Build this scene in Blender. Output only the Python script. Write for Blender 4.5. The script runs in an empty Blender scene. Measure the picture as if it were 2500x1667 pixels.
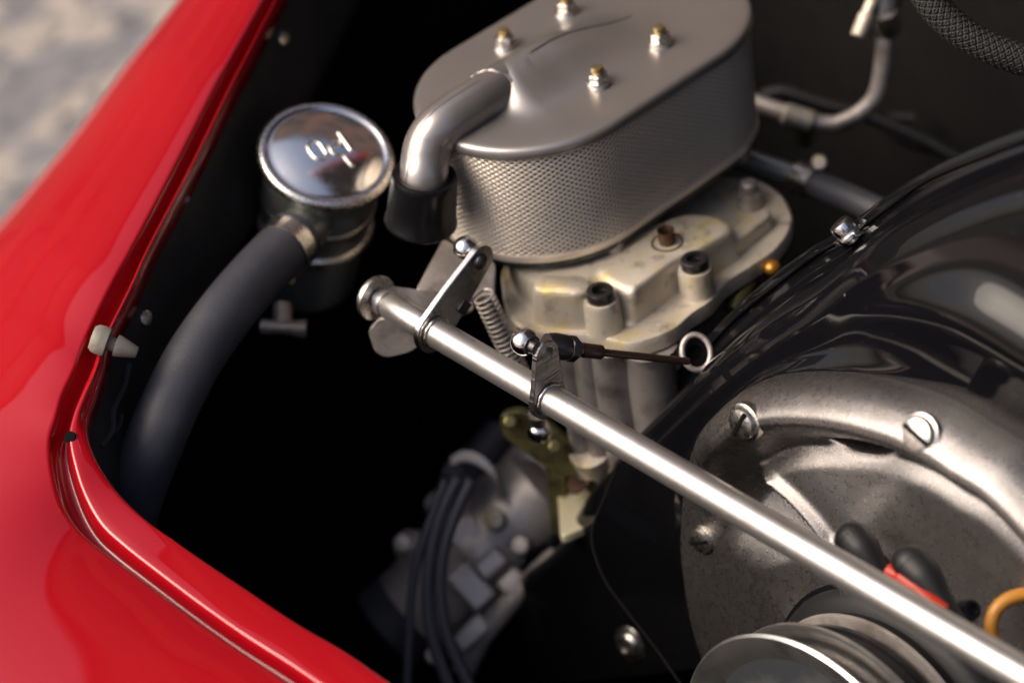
import bpy, bmesh, math, random
import numpy as np
from mathutils import Matrix, Vector

random.seed(7)
rng = np.random.default_rng(11)
SC = bpy.context.scene
COL = SC.collection
MM = 0.001
rad = math.radians
V = lambda *a: np.array(a, float)
def nrm(v): return np.asarray(v, float) / np.linalg.norm(v)

# ------------------------------------------------------------------ camera
CAM = V(-63.95, -976.44, 578.83)            # mm, origin = middle of the air filter's lid
PITCH, ROLL, LENS = rad(38.0), rad(9.8), 75.0
FWD = V(0, math.cos(PITCH), -math.sin(PITCH))
_u0 = V(0, math.sin(PITCH), math.cos(PITCH)); _r0 = V(1, 0, 0)
RGT = math.cos(ROLL) * _r0 - math.sin(ROLL) * _u0
UPV = math.cos(ROLL) * _u0 + math.sin(ROLL) * _r0
cam = bpy.data.cameras.new('camera'); cam.lens = LENS; cam.sensor_width = 36.0
cam.clip_start = 0.02; cam.clip_end = 500
cam.dof.use_dof = True; cam.dof.focus_distance = 1.0; cam.dof.aperture_fstop = 4.3; cam.dof.aperture_blades = 0
cam_o = bpy.data.objects.new('camera', cam); COL.objects.link(cam_o)
_m = Matrix.Identity(4)
for i in range(3):
    _m[i][0], _m[i][1], _m[i][2], _m[i][3] = RGT[i], UPV[i], -FWD[i], CAM[i] * MM
cam_o.matrix_world = _m
SC.camera = cam_o

# ------------------------------------------------------------------ light
SUN_AZ, SUN_EL = rad(188), rad(48)           # azimuth counted from +X towards +Y
world = bpy.data.worlds.new('World'); SC.world = world; world.use_nodes = True
_n = world.node_tree.nodes; _l = world.node_tree.links; _n.clear()
sky = _n.new('ShaderNodeTexSky'); sky.sky_type = 'NISHITA'; sky.sun_disc = False
sky.sun_elevation = SUN_EL; sky.sun_rotation = rad(90) - SUN_AZ
sky.air_density = 0.8; sky.dust_density = 6.0; sky.ozone_density = 0.6
_bg = _n.new('ShaderNodeBackground'); _bg.inputs['Strength'].default_value = 0.10
_wo = _n.new('ShaderNodeOutputWorld')
_l.new(sky.outputs[0], _bg.inputs[0]); _l.new(_bg.outputs[0], _wo.inputs[0])
sun = bpy.data.lights.new('sun', 'SUN'); sun.energy = 1.5; sun.angle = rad(45); sun.color = (1.0, 0.88, 0.74)
sun_o = bpy.data.objects.new('sun', sun); COL.objects.link(sun_o)
_sd = Vector((math.cos(SUN_EL) * math.cos(SUN_AZ), math.cos(SUN_EL) * math.sin(SUN_AZ), math.sin(SUN_EL)))
sun_o.rotation_euler = _sd.to_track_quat('Z', 'Y').to_euler()
SC.view_settings.view_transform = 'Standard'; SC.view_settings.look = 'None'
SC.view_settings.exposure = 1.05; SC.view_settings.gamma = 1.0
SC.render.engine = 'CYCLES'
SC.cycles.use_denoising = True
SC.cycles.max_bounces = 8; SC.cycles.glossy_bounces = 5; SC.cycles.diffuse_bounces = 3
SC.cycles.caustics_reflective = False; SC.cycles.caustics_refractive = False

# ------------------------------------------------------------------ measuring
FPX = LENS / 36.0 * 2500.0
TH = rad(37.3)
F = V(math.cos(TH), math.sin(TH), 0)         # towards the car's front
A = -F                                        # towards the car's rear
T = V(F[1], -F[0], 0)                         # towards the car's right
Z = V(0, 0, 1)
TILT = rad(12)
N = A * math.cos(TILT) + Z * math.sin(TILT)   # axis of the generator, pointing to the rear
E1 = T; E2 = np.cross(N, E1)
def ray(px, py): return FWD + RGT * (px - 1250) / FPX - UPV * (py - 833.5) / FPX
def P(px, py, z=None, d=None, a=None, t=None, n=None):
    """point of the place seen at a photo position, at a known height, distance or plane (mm)"""
    k = ray(px, py)
    if z is not None: d = (z - CAM[2]) / k[2]
    elif a is not None: d = (a - CAM @ A) / (k @ A)
    elif t is not None: d = (t - CAM @ T) / (k @ T)
    elif n is not None: d = (n - CAM @ N) / (k @ N)
    return CAM + k * d
def pix(p):
    q = np.asarray(p) - CAM; d = q @ FWD
    return np.array([1250 + FPX * (q @ RGT) / d, 833.5 - FPX * (q @ UPV) / d])
def sfq(s, q, z): return F * s - T * q + Z * z     # filter coordinates: along, across (car left +), up

# ------------------------------------------------------------------ mesh tools (all in mm)
def frame(axis, hint=None):
    z = nrm(axis); h = V(0, 0, 1) if hint is None else np.asarray(hint, float)
    if abs(z @ nrm(h)) > 0.95: h = V(1, 0, 0)
    x = nrm(np.cross(h, z)); return x, np.cross(z, x), z
def catmull(pts, m=6, closed=False):
    pts = [np.asarray(p, float) for p in pts]; n = len(pts); out = []
    rng_ = range(n) if closed else range(n - 1)
    for i in rng_:
        if closed: p0, p1, p2, p3 = pts[(i - 1) % n], pts[i], pts[(i + 1) % n], pts[(i + 2) % n]
        else:
            p1, p2 = pts[i], pts[i + 1]
            p0 = pts[i - 1] if i > 0 else 2 * p1 - p2
            p3 = pts[i + 2] if i + 2 < n else 2 * p2 - p1
        for k in range(m):
            t = k / m
            out.append(0.5 * (2 * p1 + (p2 - p0) * t + (2 * p0 - 5 * p1 + 4 * p2 - p3) * t * t + (3 * p1 - p0 - 3 * p2 + p3) * t ** 3))
    if not closed: out.append(pts[-1])
    return out
class M:
    def __init__(s): s.v = []; s.f = []
    def add(s, vs, fs):
        b = len(s.v); s.v.extend([tuple(map(float, p)) for p in vs]); s.f.extend([tuple(i + b for i in f) for f in fs]); return s
    def grid(s, rows, cu=False, cv=False):
        r = len(rows); c = len(rows[0]); vs = [p for row in rows for p in row]; fs = []
        for i in range(r if cv else r - 1):
            for j in range(c if cu else c - 1):
                a_, b_ = i * c + j, i * c + (j + 1) % c
                c_, d_ = ((i + 1) % r) * c + (j + 1) % c, ((i + 1) % r) * c + j
                fs.append((a_, b_, c_, d_))
        return s.add(vs, fs)
    def lathe(s, o, axis, prof, n=40, hint=None, caps=True, rot=0.0):
        x, y, z = frame(axis, hint); o = np.asarray(o, float); rows = []
        for r, h in prof:
            rows.append([o + z * h + (x * math.cos(2 * math.pi * k / n + rot) + y * math.sin(2 * math.pi * k / n + rot)) * r for k in range(n)])
        b = len(s.v); s.grid(rows, cu=True)
        if caps:
            if prof[0][0] > 1e-6: s.f.append(tuple(b + k for k in range(n))[::-1])
            e = b + (len(rows) - 1) * n
            if prof[-1][0] > 1e-6: s.f.append(tuple(e + k for k in range(n)))
        return s
    def tube(s, pts, r, n=16, caps=True, closed=False):
        pts = [np.asarray(p, float) for p in pts]; m = len(pts)
        rs = [r] * m if np.isscalar(r) else list(r)
        tg = []
        for i in range(m):
            if closed: d = pts[(i + 1) % m] - pts[i - 1]
            else: d = pts[min(i + 1, m - 1)] - pts[max(i - 1, 0)]
            tg.append(nrm(d))
        x, y, _ = frame(tg[0]); rows = []
        for i in range(m):
            x = nrm(x - tg[i] * (x @ tg[i])); y = np.cross(tg[i], x)
            rows.append([pts[i] + (x * math.cos(2 * math.pi * k / n) + y * math.sin(2 * math.pi * k / n)) * rs[i] for k in range(n)])
        b = len(s.v); s.grid(rows, cu=True, cv=closed)
        if caps and not closed:
            s.f.append(tuple(b + k for k in range(n))[::-1]); e = b + (m - 1) * n; s.f.append(tuple(e + k for k in range(n)))
        return s
    def prism(s, poly, off, scale_top=1.0, rings=None):
        """poly: 3-D outline; extruded by the vector off; rings: [(fraction, scale)]"""
        poly = [np.asarray(p, float) for p in poly]; off = np.asarray(off, float); n = len(poly)
        c = sum(poly) / n; rings = rings or [(0, 1.0), (1, scale_top)]
        rows = [[c + (p - c) * k + off * fr for p in poly] for fr, k in rings]
        b = len(s.v); s.grid(rows, cu=True)
        s.f.append(tuple(b + k for k in range(n))[::-1]); e = b + (len(rows) - 1) * n; s.f.append(tuple(e + k for k in range(n)))
        return s
    def box(s, o, ex, ey, ez, sz):
        o = np.asarray(o, float); ex, ey, ez = nrm(ex), nrm(ey), nrm(ez)
        vs = [o + ex * sz[0] * i / 2 + ey * sz[1] * j / 2 + ez * sz[2] * k / 2 for k in (-1, 1) for j in (-1, 1) for i in (-1, 1)]
        return s.add(vs, [(0, 2, 3, 1), (4, 5, 7, 6), (0, 1, 5, 4), (2, 6, 7, 3), (0, 4, 6, 2), (1, 3, 7, 5)])
    def sphere(s, o, r, n=28, m=16, axis=(0, 0, 1), sq=1.0):
        return s.lathe(o, axis, [(r * math.sin(math.pi * k / m), -r * sq * math.cos(math.pi * k / m)) for k in range(m + 1)], n, caps=False)
    def clip(s, fn):
        s.f = [f for f in s.f if not fn(sum(np.array(s.v[i]) for i in f) / len(f))]; return s
def round_poly(poly, r, m=5):
    """round the corners of a closed 3-D outline"""
    out = []; n = len(poly); poly = [np.asarray(p, float) for p in poly]
    for i in range(n):
        p0, p1, p2 = poly[i - 1], poly[i], poly[(i + 1) % n]
        l0, l2 = np.linalg.norm(p0 - p1), np.linalg.norm(p2 - p1)
        k = min(r, 0.45 * l0, 0.45 * l2); a = p1 + (p0 - p1) / l0 * k; b = p1 + (p2 - p1) / l2 * k
        for j in range(m + 1):
            t = j / m; out.append((1 - t) ** 2 * a + 2 * t * (1 - t) * p1 + t * t * b)
    return out

def build(name, m, mat, parent=None, smooth=38, bevel=0.0, weld=False, bseg=2):
    base = V(0, 0, 0) if parent is None else parent['_w']
    me = bpy.data.meshes.new(name)
    arr = (np.array(m.v) - base) * MM
    me.from_pydata([tuple(p) for p in arr], [], m.f); me.validate()
    bm = bmesh.new(); bm.from_mesh(me)
    bmesh.ops.remove_doubles(bm, verts=bm.verts, dist=1e-6)
    bmesh.ops.recalc_face_normals(bm, faces=bm.faces); bm.to_mesh(me); bm.free()
    me.shade_smooth()
    if smooth < 179: me.set_sharp_from_angle(angle=rad(smooth))
    me.materials.append(mat)
    o = bpy.data.objects.new(name, me); COL.objects.link(o)
    if bevel > 0:
        b = o.modifiers.new('bevel', 'BEVEL'); b.width = bevel * MM; b.segments = bseg; b.limit_method = 'ANGLE'; b.angle_limit = rad(35); b.harden_normals = False
    W[o.name] = base
    if parent is not None: o.parent = parent['_o']
    return o
W = {}
class H(dict): pass
def tag(o, label=None, cat=None, group=None, kind=None):
    if label: o['label'] = label
    if cat: o['category'] = cat
    if group: o['group'] = group
    if kind: o['kind'] = kind
    return o
def thing(name, label, cat, loc, group=None):
    o = bpy.data.objects.new(name, None); COL.objects.link(o)
    o.empty_display_size = 0.01; o.location = tuple(np.asarray(loc) * MM); tag(o, label, cat, group)
    return H(_o=o, _w=np.asarray(loc, float))
def of(o, par): return H(_o=o, _w=par['_w'])          # use a part (unmoved mesh) as parent of its sub-parts

# ------------------------------------------------------------------ materials
def mat(name, base, rough=0.5, metal=0.0, coat=0.0, coat_r=0.05, spec=0.5, bump=None, mix=None, rmix=None, coat_ior=1.5):
    """bump: [(scale, strength, detail)]; mix: (scale, colour2, lo, hi); rmix: (scale, rough2)"""
    m = bpy.data.materials.new(name); m.use_nodes = True; nt = m.node_tree; nd = nt.nodes; lk = nt.links
    b = nd['Principled BSDF']
    b.inputs['Base Color'].default_value = (*base, 1); b.inputs['Roughness'].default_value = rough
    b.inputs['Metallic'].default_value = metal; b.inputs['Coat Weight'].default_value = coat
    b.inputs['Coat Roughness'].default_value = coat_r; b.inputs['Coat IOR'].default_value = coat_ior; b.inputs['Specular IOR Level'].default_value = spec
    tc = nd.new('ShaderNodeTexCoord')
    def noise(scale, detail=3.0, rough_=0.55):
        n = nd.new('ShaderNodeTexNoise'); n.inputs['Scale'].default_value = scale; n.inputs['Detail'].default_value = detail
        n.inputs['Roughness'].default_value = rough_; lk.new(tc.outputs['Object'], n.inputs['Vector']); return n
    for mx in ([mix] if isinstance(mix, tuple) else (mix or [])):
        sc_, c2, lo, hi = mx
        n = noise(sc_, 4); r = nd.new('ShaderNodeMapRange'); r.inputs['From Min'].default_value = lo; r.inputs['From Max'].default_value = hi
        lk.new(n.outputs['Fac'], r.inputs['Value'])
        x = nd.new('ShaderNodeMix'); x.data_type = 'RGBA'
        src = b.inputs['Base Color'].links[0].from_socket if b.inputs['Base Color'].links else None
        if src: lk.new(src, x.inputs['A'])
        else: x.inputs['A'].default_value = (*base, 1)
        x.inputs['B'].default_value = (*c2, 1)
        lk.new(r.outputs['Result'], x.inputs['Factor']); lk.new(x.outputs['Result'], b.inputs['Base Color'])
    if rmix:
        n = noise(rmix[0], 4); r = nd.new('ShaderNodeMapRange'); r.inputs['From Min'].default_value = 0.35; r.inputs['From Max'].default_value = 0.65
        r.inputs['To Min'].default_value = rough; r.inputs['To Max'].default_value = rmix[1]
        lk.new(n.outputs['Fac'], r.inputs['Value']); lk.new(r.outputs['Result'], b.inputs['Roughness'])
    prev = None
    for sc_, st, de in (bump or []):
        n = noise(sc_, de); bp = nd.new('ShaderNodeBump'); bp.inputs['Strength'].default_value = st; bp.inputs['Distance'].default_value = 0.001
        lk.new(n.outputs['Fac'], bp.inputs['Height'])
        if prev: lk.new(prev.outputs['Normal'], bp.inputs['Normal'])
        prev = bp
    if prev: lk.new(prev.outputs['Normal'], b.inputs['Normal'])
    return m
RED = mat('red_paint', (0.33, 0.0014, 0.0065), 0.40, spec=0.1, coat=1.0, coat_r=0.03, bump=[(9, 0.5, 1), (900, 0.012, 1)], mix=[(4, (0.29, 0.0012, 0.006), .4, .65), (800, (0.42, 0.05, 0.04), .735, .75)])
BLACK_GLOSS = mat('black_enamel', (0.004, 0.004, 0.005), 0.5, spec=0.0, coat=1.0, coat_r=0.03, coat_ior=1.31, bump=[(14, 0.12, 1), (160, 0.02, 2)], mix=(650, (0.10, 0.095, 0.09), .725, .745))
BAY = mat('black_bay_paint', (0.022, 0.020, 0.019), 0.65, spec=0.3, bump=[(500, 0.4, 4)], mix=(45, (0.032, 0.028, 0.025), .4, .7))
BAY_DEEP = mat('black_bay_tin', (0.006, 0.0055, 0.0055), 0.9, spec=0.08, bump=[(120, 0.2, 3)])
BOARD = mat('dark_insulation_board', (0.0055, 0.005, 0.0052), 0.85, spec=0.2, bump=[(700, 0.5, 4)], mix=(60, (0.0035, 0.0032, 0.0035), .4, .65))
SILVER = mat('silver_paint', (0.285, 0.262, 0.248), 0.30, metal=0.7, coat=0.45, coat_r=0.10, bump=[(14, 0.10, 1), (1500, 0.02, 2)], rmix=(40, 0.38))
CAST = mat('cast_aluminium', (0.31, 0.289, 0.276), 0.25, metal=0.95, bump=[(1700, 0.22, 2), (3600, 0.2, 2)], mix=[(22, (0.275, 0.256, 0.246), .40, .66), (1500, (0.24, 0.222, 0.215), .70, .82)], rmix=(300, 0.32))
MESHM = mat('mesh_metal', (0.86, 0.76, 0.64), 0.38, metal=0.6)
CARB = mat('carburettor_alloy', (0.58, 0.515, 0.42), 0.46, metal=0.5, bump=[(900, 0.4, 4)], mix=[(55, (0.58, 0.47, 0.22), .52, .70), (90, (0.26, 0.22, 0.17), .56, .74)])
CARB_G = mat('grey_alloy', (0.42, 0.375, 0.35), 0.46, metal=0.6, bump=[(450, 0.35, 4)], mix=(60, (0.20, 0.17, 0.15), .45, .7))
ALLOY = mat('lightened_alloy', (0.62, 0.55, 0.50), 0.44, metal=0.5, bump=[(450, 0.35, 4)], mix=(45, (0.34, 0.30, 0.27), .45, .7))  # grey alloy, colour lightened to offset the shade deep in the bay
CHROME = mat('polished_steel', (0.80, 0.77, 0.74), 0.10, metal=1.0, bump=[(1200, 0.04, 2)], rmix=(300, 0.2))
ZINC = mat('zinc_plate', (0.62, 0.59, 0.55), 0.24, metal=1.0, bump=[(900, 0.18, 3)], mix=(180, (0.50, 0.47, 0.43), .45, .75), rmix=(420, 0.34))
DARKSTEEL = mat('dark_steel', (0.09, 0.085, 0.085), 0.34, metal=0.9, bump=[(700, 0.25, 3)], mix=(300, (0.25, 0.22, 0.2), .6, .75))
ROD = mat('galvanised_steel', (0.54, 0.515, 0.495), 0.30, metal=0.9, bump=[(1800, 0.04, 2)], mix=[(1500, (0.52, 0.49, 0.46), .52, .72), (60, (0.47, 0.43, 0.39), .52, .72), (230, (0.36, 0.31, 0.27), .66, .74)], rmix=(500, 0.38))
PULLEY = mat('dull_zinc', (0.62, 0.60, 0.57), 0.30, metal=0.95, bump=[(500, 0.08, 3)], mix=(35, (0.34, 0.34, 0.34), .46, .68), rmix=(200, 0.36))
DULL = mat('dark_bluish_plate', (0.13, 0.14, 0.16), 0.35, metal=0.8, bump=[(300, 0.1, 3)], mix=(60, (0.24, 0.24, 0.25), .5, .7))  # dark bluish metal of the pulley's inner face
PLATED = mat('bright_plating', (0.66, 0.63, 0.60), 0.15, metal=1.0, bump=[(700, 0.05, 2)], rmix=(300, 0.22))
CANM = mat('plated_can', (0.34, 0.37, 0.36), 0.28, metal=0.75, coat=0.2, mix=(50, (0.40, 0.40, 0.35), .4, .7), rmix=(90, 0.4))
RUBBER = mat('black_rubber', (0.004, 0.004, 0.005), 0.30, spec=0.3, bump=[(800, 0.10, 3)])
SATIN = mat('satin_black_rubber', (0.007, 0.007, 0.008), 0.50, spec=0.45, bump=[(1200, 0.15, 3)])
HOSE = mat('hose_rubber', (0.038, 0.039, 0.048), 0.52, spec=0.45, bump=[(60, 0.3, 3), (900, 0.2, 3)], mix=[(38, (0.058, 0.056, 0.062), .45, .7), (260, (0.26, 0.15, 0.07), .745, .77)])
BUFFER = mat('grey_rubber', (0.22, 0.20, 0.165), 0.6, bump=[(600, 0.2, 3)], mix=(120, (0.16, 0.145, 0.12), .45, .7))
RUST = mat('rusty_steel', (0.09, 0.045, 0.025), 0.6, metal=0.5, bump=[(900, 0.4, 4)], mix=(500, (0.18, 0.09, 0.05), .5, .7))
BROWN = mat('dark_brown_sleeve', (0.035, 0.018, 0.012), 0.4, bump=[(700, 0.15, 3)])
COPPER = mat('copper', (0.60, 0.36, 0.24), 0.3, metal=1.0)
CABLE = mat('cable_sheath', (0.055, 0.054, 0.070), 0.42, spec=0.5)
WIRE = mat('brown_wire', (0.40, 0.17, 0.022), 0.42)
REDP = mat('red_plastic', (0.55, 0.035, 0.012), 0.4)
YELLOW = mat('yellow_zinc', (0.86, 0.79, 0.54), 0.36, metal=0.4, mix=(45, (0.45, 0.38, 0.14), .50, .72))
OLIVE = mat('olive_chromate', (0.16, 0.14, 0.055), 0.40, metal=0.6, mix=(80, (0.05, 0.05, 0.03), .45, .65))
AMBER = mat('amber_brass', (0.45, 0.20, 0.03), 0.35, metal=0.7)
BRASS = mat('brass', (0.45, 0.34, 0.17), 0.35, metal=0.9, mix=(300, (0.22, 0.15, 0.08), .5, .7))
VOID = mat('shade_and_gasket_black', (0.003, 0.003, 0.003), 0.9, spec=0.1)  # flat black stands in for shade in holes and slots; also the gasket
GROUND = mat('gravel', (0.16, 0.155, 0.162), 0.9, spec=0.2, bump=[(30, 1.0, 5)], mix=[(13, (0.31, 0.275, 0.24), .46, .56), (30, (0.09, 0.088, 0.10), .54, .62)])

# ================================================================== setting
g = M().grid([[V(-40000, -40000, -640), V(40000, -40000, -640)], [V(-40000, 40000, -640), V(40000, 40000, -640)]])
tag(build('ground', g, GROUND), kind='structure')

# ================================================================== house mirrored in the enamel, and one added to darken reflections
BRICK = mat('brick', (0.22, 0.12, 0.085), 0.85, mix=[(3, (0.30, 0.20, 0.15), .4, .65), (14, (0.12, 0.075, 0.06), .55, .7)])
GLASS = mat('window_glass', (0.05, 0.06, 0.06), 0.08, spec=0.8)
FRAME = mat('window_frame', (0.05, 0.07, 0.06), 0.5)
def house(label, cx, cy, yaw, w, h, dep_, storeys, nwin):
    """mm; front faces local -y"""
    ex = V(math.cos(yaw), math.sin(yaw), 0); ey = V(-math.sin(yaw), math.cos(yaw), 0); o = V(cx, cy, -640)
    hs_ = thing('brick_house', label, 'house', o)
    build('wall', M().box(o + ey * dep_ / 2 + Z * h / 2, ex, ey, Z, (w, dep_, h)), BRICK, hs_)
    build('roof', M().box(o + ey * dep_ / 2 + Z * (h + 150), ex, ey, Z, (w + 500, dep_ + 500, 300)), FRAME, hs_)
    for st_ in range(storeys):
        for k in range(nwin):
            c = o + ex * ((k + .5) / nwin - .5) * w + Z * (1500 + st_ * 2900) - ey * 20
            b_ = build('window', M().box(c, ex, ey, Z, (w / nwin * .62, 60, 1500)), FRAME, hs_)
            for i_ in (-1, 0, 1):
                build('pane', M().box(c + ex * i_ * w / nwin * .2 - ey * 26, ex, ey, Z, (w / nwin * .18, 30, 1380)), GLASS, of(b_, hs_))
house('brick house with rows of windows mirrored in the black shroud', 1500, -11500, math.pi, 13000, 4600, 3000, 1, 6)
house('taller unseen brick house added beyond the car to darken reflections', -1500, 8600, rad(-3), 27000, 13000, 3000, 4, 8)  # added house: blocks sky light and gives the paint a dark reflection

# ================================================================== car body (red quarter panel round the opening)
ST = [  # inner edge, rim edge, groove edge (photo positions) and height of the inner edge
 ((957,-540),(949,-540),(929,-540),50), ((849,-330),(840,-330),(818,-330),39), ((765,-165),(755,-165),(731,-165),29.5), ((701,-40),(689,-40),(663,-40),22.3), ((681,0),(669,0),(642,0),20), ((608,142),(595,142),(564,142),11.7), ((571,214),(557,214),(524,214),7.5),
 ((470,420),(455,420),(420,420),-5), ((375,600),(360,600),(325,600),-15), ((329,703),(313,703),(268,703),-20), ((268,829),(250,829),(208,829),-27),
 ((251,894),(226,896),(182,900),-30), ((230,959),(198,960),(153,962),-33), ((213,1009),(178,1012),(138,1015),-36), ((213,1060),(168,1068),(122,1072),-40),
 ((237,1124),(182,1140),(128,1150),-46), ((283,1193),(208,1215),(152,1230),-54), ((352,1262),(245,1280),(193,1292),-60), ((421,1312),(298,1330),(252,1345),-64),
 ((497,1365),(372,1388),(335,1405),-67), ((612,1442),(475,1466),(444,1486),-70), ((727,1519),(590,1547),(558,1567),-72), ((850,1591),(705,1620),(673,1641),-74),
 ((960,1667),(820,1697),(788,1720),-75), ((1120,1765),(980,1797),(948,1822),-76), ((1330,1895),(1190,1930),(1158,1955),-77)]
K = len(ST)
L0 = [P(*s[0], z=s[3]) for s in ST]; L1 = [P(*s[1], z=s[3] + 1.5) for s in ST]; L2 = [P(*s[2], z=s[3] + 4.5) for s in ST]
OUT = []
for k in range(K):
    f_ = min(1, max(0, (k - 12) / 6)); f_ = f_ * f_ * (3 - 2 * f_)
    OUT.append(nrm(-T * (1 - f_) + A * f_))
_arc = np.concatenate([[0], np.cumsum([np.linalg.norm(L0[k + 1] - L0[k]) for k in range(K - 1)])]); _key = [0, 4, 7, 9, 13, 17, K - 1]
WID = np.array([p[0] for p in catmull([V(w_) for w_ in (60, 92, 132, 165, 205, 232, 240)], 40)])
WID = np.interp(_arc, np.concatenate([np.linspace(_arc[_key[i_]], _arc[_key[i_ + 1]], 40, endpoint=False) for i_ in range(6)] + [[_arc[-1]]]), WID)
DROP = np.interp(range(K), [0, 10, 15, K - 1], [1.0, 1.0, 0.9, 0.75])
PROF = [(0.05, .012), (.15, .016), (.30, .008), (.45, -.02), (.60, -.065), (.74, -.14), (.86, -.24), (.96, -.38), (1.04, -.58), (1.08, -.85), (1.09, -1.5), (1.09, -2.6)]
rows = []
for k in range(K):
    o = OUT[k]; a0, a1, a2 = L0[k], L1[k], L2[k]
    inn = nrm(V(*(a0 - a1)[:2], 0))
    row = [a0 - Z * 9 - inn * 2.2, a0 - Z * 9, a0 - Z * 1.2, a0 - inn * 1.0]
    w01 = np.linalg.norm(a1 - a0)
    u_ = (a1 - a0) / w01; v_ = (a2 - a1)
    row += [a0 + u_ * 2.2 + Z * .2, a0 + (a1 - a0) * .3 + Z * .5, a0 + (a1 - a0) * .7 + Z * .6, a1 - u_ * 1.6 + Z * .5, a1 - u_ * .6 + Z * .2, a1 + v_ * .03 - Z * .9, a1 + v_ * .14 - Z * 6.0, a1 + v_ * .35 - Z * 9.0, a1 + v_ * .62 - Z * 9.2, a1 + v_ * .84 - Z * 7.0]
    row += [a2 - v_ * .03 - Z * 1.2, a2 + o * .6 + Z * .1, a2 + o * 2.4 + Z * .6]
    for w, h in PROF: row.append(a2 + o * (w * WID[k] + 4) + Z * (h * WID[k] * DROP[k] + 1.0))
    rows.append(row)
cols = list(zip(*rows)); sm = [catmull(c, 5) for c in cols]
body = thing('car_body', 'glossy red rear body panel with gutter around the engine opening', 'car body', L2[16])
tag(build('quarter_panel', M().grid(sm), RED, body, smooth=180))
# drain hole in the gutter
HOLE_AT = (166, 1062)
# rubber buffer pushed through the lip
bc = P(252, 828, z=-25); ax = nrm(P(330, 858, z=-31) - P(225, 822, z=-21))
bo = P(222, 822, z=-19)
ln = np.linalg.norm(P(332, 858, z=-33) - bo)
build('rubber_buffer', M().lathe(bo, ax, [(0.01, 0), (5.4, .4), (6.8, 2), (7.2, 5), (7.0, 8), (5.6, 8.6), (3.4, 8.8), (3.4, 12.0), (5.4, 12.3), (5.2, 14), (2.9, ln - .6), (2.4, ln), (.01, ln)], 28), BUFFER, body)
# engine lid standing open above the bay
rows = []
hinge = F * 335 + Z * 95
for i in range(15):
    fi = i / 14; row = []
    for j in range(18):
        fj = j / 12 * 2 - 1
        dirn = -F * math.cos(rad(55)) + Z * math.sin(rad(55)); nn = np.cross(T, dirn)
        row.append(hinge + T * (308 + fj * (360 - 60 * fi ** 2)) + dirn * (fi * 640) + nn * (-38 * math.sin(fi * math.pi * .6) + 30 * fj * fj))
    rows.append(row)
lid_o = build('engine_lid', M().grid(rows), RED, body, smooth=180)
sgn = -1 if nn @ A < 0 else 1
build('lid_lining', M().grid([[p + nn * sgn * 14 + (hinge + dirn * 320 + T * 308 - p) * .05 for p in r_] for r_ in rows]), BAY, body, smooth=180)
sol = lid_o.modifiers.new('thick', 'SOLIDIFY'); sol.thickness = 0.004

# ================================================================== engine bay walls
rows = []
for k in range(0, 19):
    inn = nrm(V(*(L0[k] - L1[k])[:2], 0)); a0 = L0[k]
    rows.append([a0 - inn * 3.2 - Z * 5, a0 - inn * 1 - Z * 30, a0 + inn * 1 - Z * 62, a0 + inn * 1.5 - Z * 70, a0 - inn * 2 - Z * 76, a0 - inn * 25 - Z * 80, a0 - inn * 60 - Z * 120, a0 - inn * 62 - Z * 720])
cols = list(zip(*rows)); panel_rows = [catmull(c, 4) for c in cols]
bay = thing('engine_bay', 'matt black painted side wall inside the engine opening', 'engine bay', V(-200, 0, -400))
bay['_o'].pop('category'); bay['_o'].pop('label'); bay['_o']['kind'] = 'structure'
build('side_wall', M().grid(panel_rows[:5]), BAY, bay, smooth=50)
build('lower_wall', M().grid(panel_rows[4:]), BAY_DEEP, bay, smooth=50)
def pick(grid, px, py):
    g_ = np.array(grid); q = g_ - CAM; d_ = q @ FWD
    e = (1250 + FPX * (q @ RGT) / d_ - px) ** 2 + (833.5 - FPX * (q @ UPV) / d_ - py) ** 2
    e = e + np.where(e < 60, (d_ - np.min(np.where(e < 60, d_, 1e9))) * 20, 1e6) if np.min(e) < 60 else e
    bi, bj = np.unravel_index(np.argmin(e), e.shape); i = min(max(bi, 1), g_.shape[0] - 2); j = min(max(bj, 1), g_.shape[1] - 2)
    n_ = nrm(np.cross(g_[i + 1][j] - g_[i - 1][j], g_[i][j + 1] - g_[i][j - 1])); p = g_[bi][bj]
    if n_ @ (CAM - p) < 0: n_ = -n_
    return p, n_
dense = [catmull(c, 6) for c in zip(*[catmull(c, 6) for c in zip(*panel_rows[:5])])]
def screw(name, o, ax, r, h, m, par, slot=True, dome=0.5, rot=0.3):
    """pan-head screw: head with a real slot cut as a sunk bar"""
    ax = nrm(ax); b = M().lathe(o, ax, [(r * .96, -h * .6), (r, 0), (r, h * .35), (r * .9, h * .7), (r * .6, h * (0.7 + .3 * dome)), (.01, h * (0.75 + .35 * dome))], 26)
    ob = build(name, b, m, par)
    if slot:
        x, y, z = frame(ax); d = x * math.cos(rot) + y * math.sin(rot); e = np.cross(ax, d)
        build('slot', M().box(o + ax * (h * (.78 + .3 * dome)), d, e, ax, (r * 1.75, r * .30, h * .35)), VOID, of(ob, par))
    return ob
hc, hn_ = pick([list(c) for c in zip(*sm)], *HOLE_AT)
build('drain_hole', M().lathe(hc + hn_ * .2, nrm(hn_ + .5 * nrm(CAM - hc)), [(2.8, -2.5), (2.8, .1), (2.4, .2), (0.01, .2)], 20), VOID, body)  # black disc put in as the dark of the hole
for px, py in ((693, 90), (357, 778)):
    p, n_ = pick(dense, px, py)
    screw('panel_screw', p, nrm(n_ + .6 * nrm(CAM - p)), 4.0, 2.6, ZINC, bay, slot=False)
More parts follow.
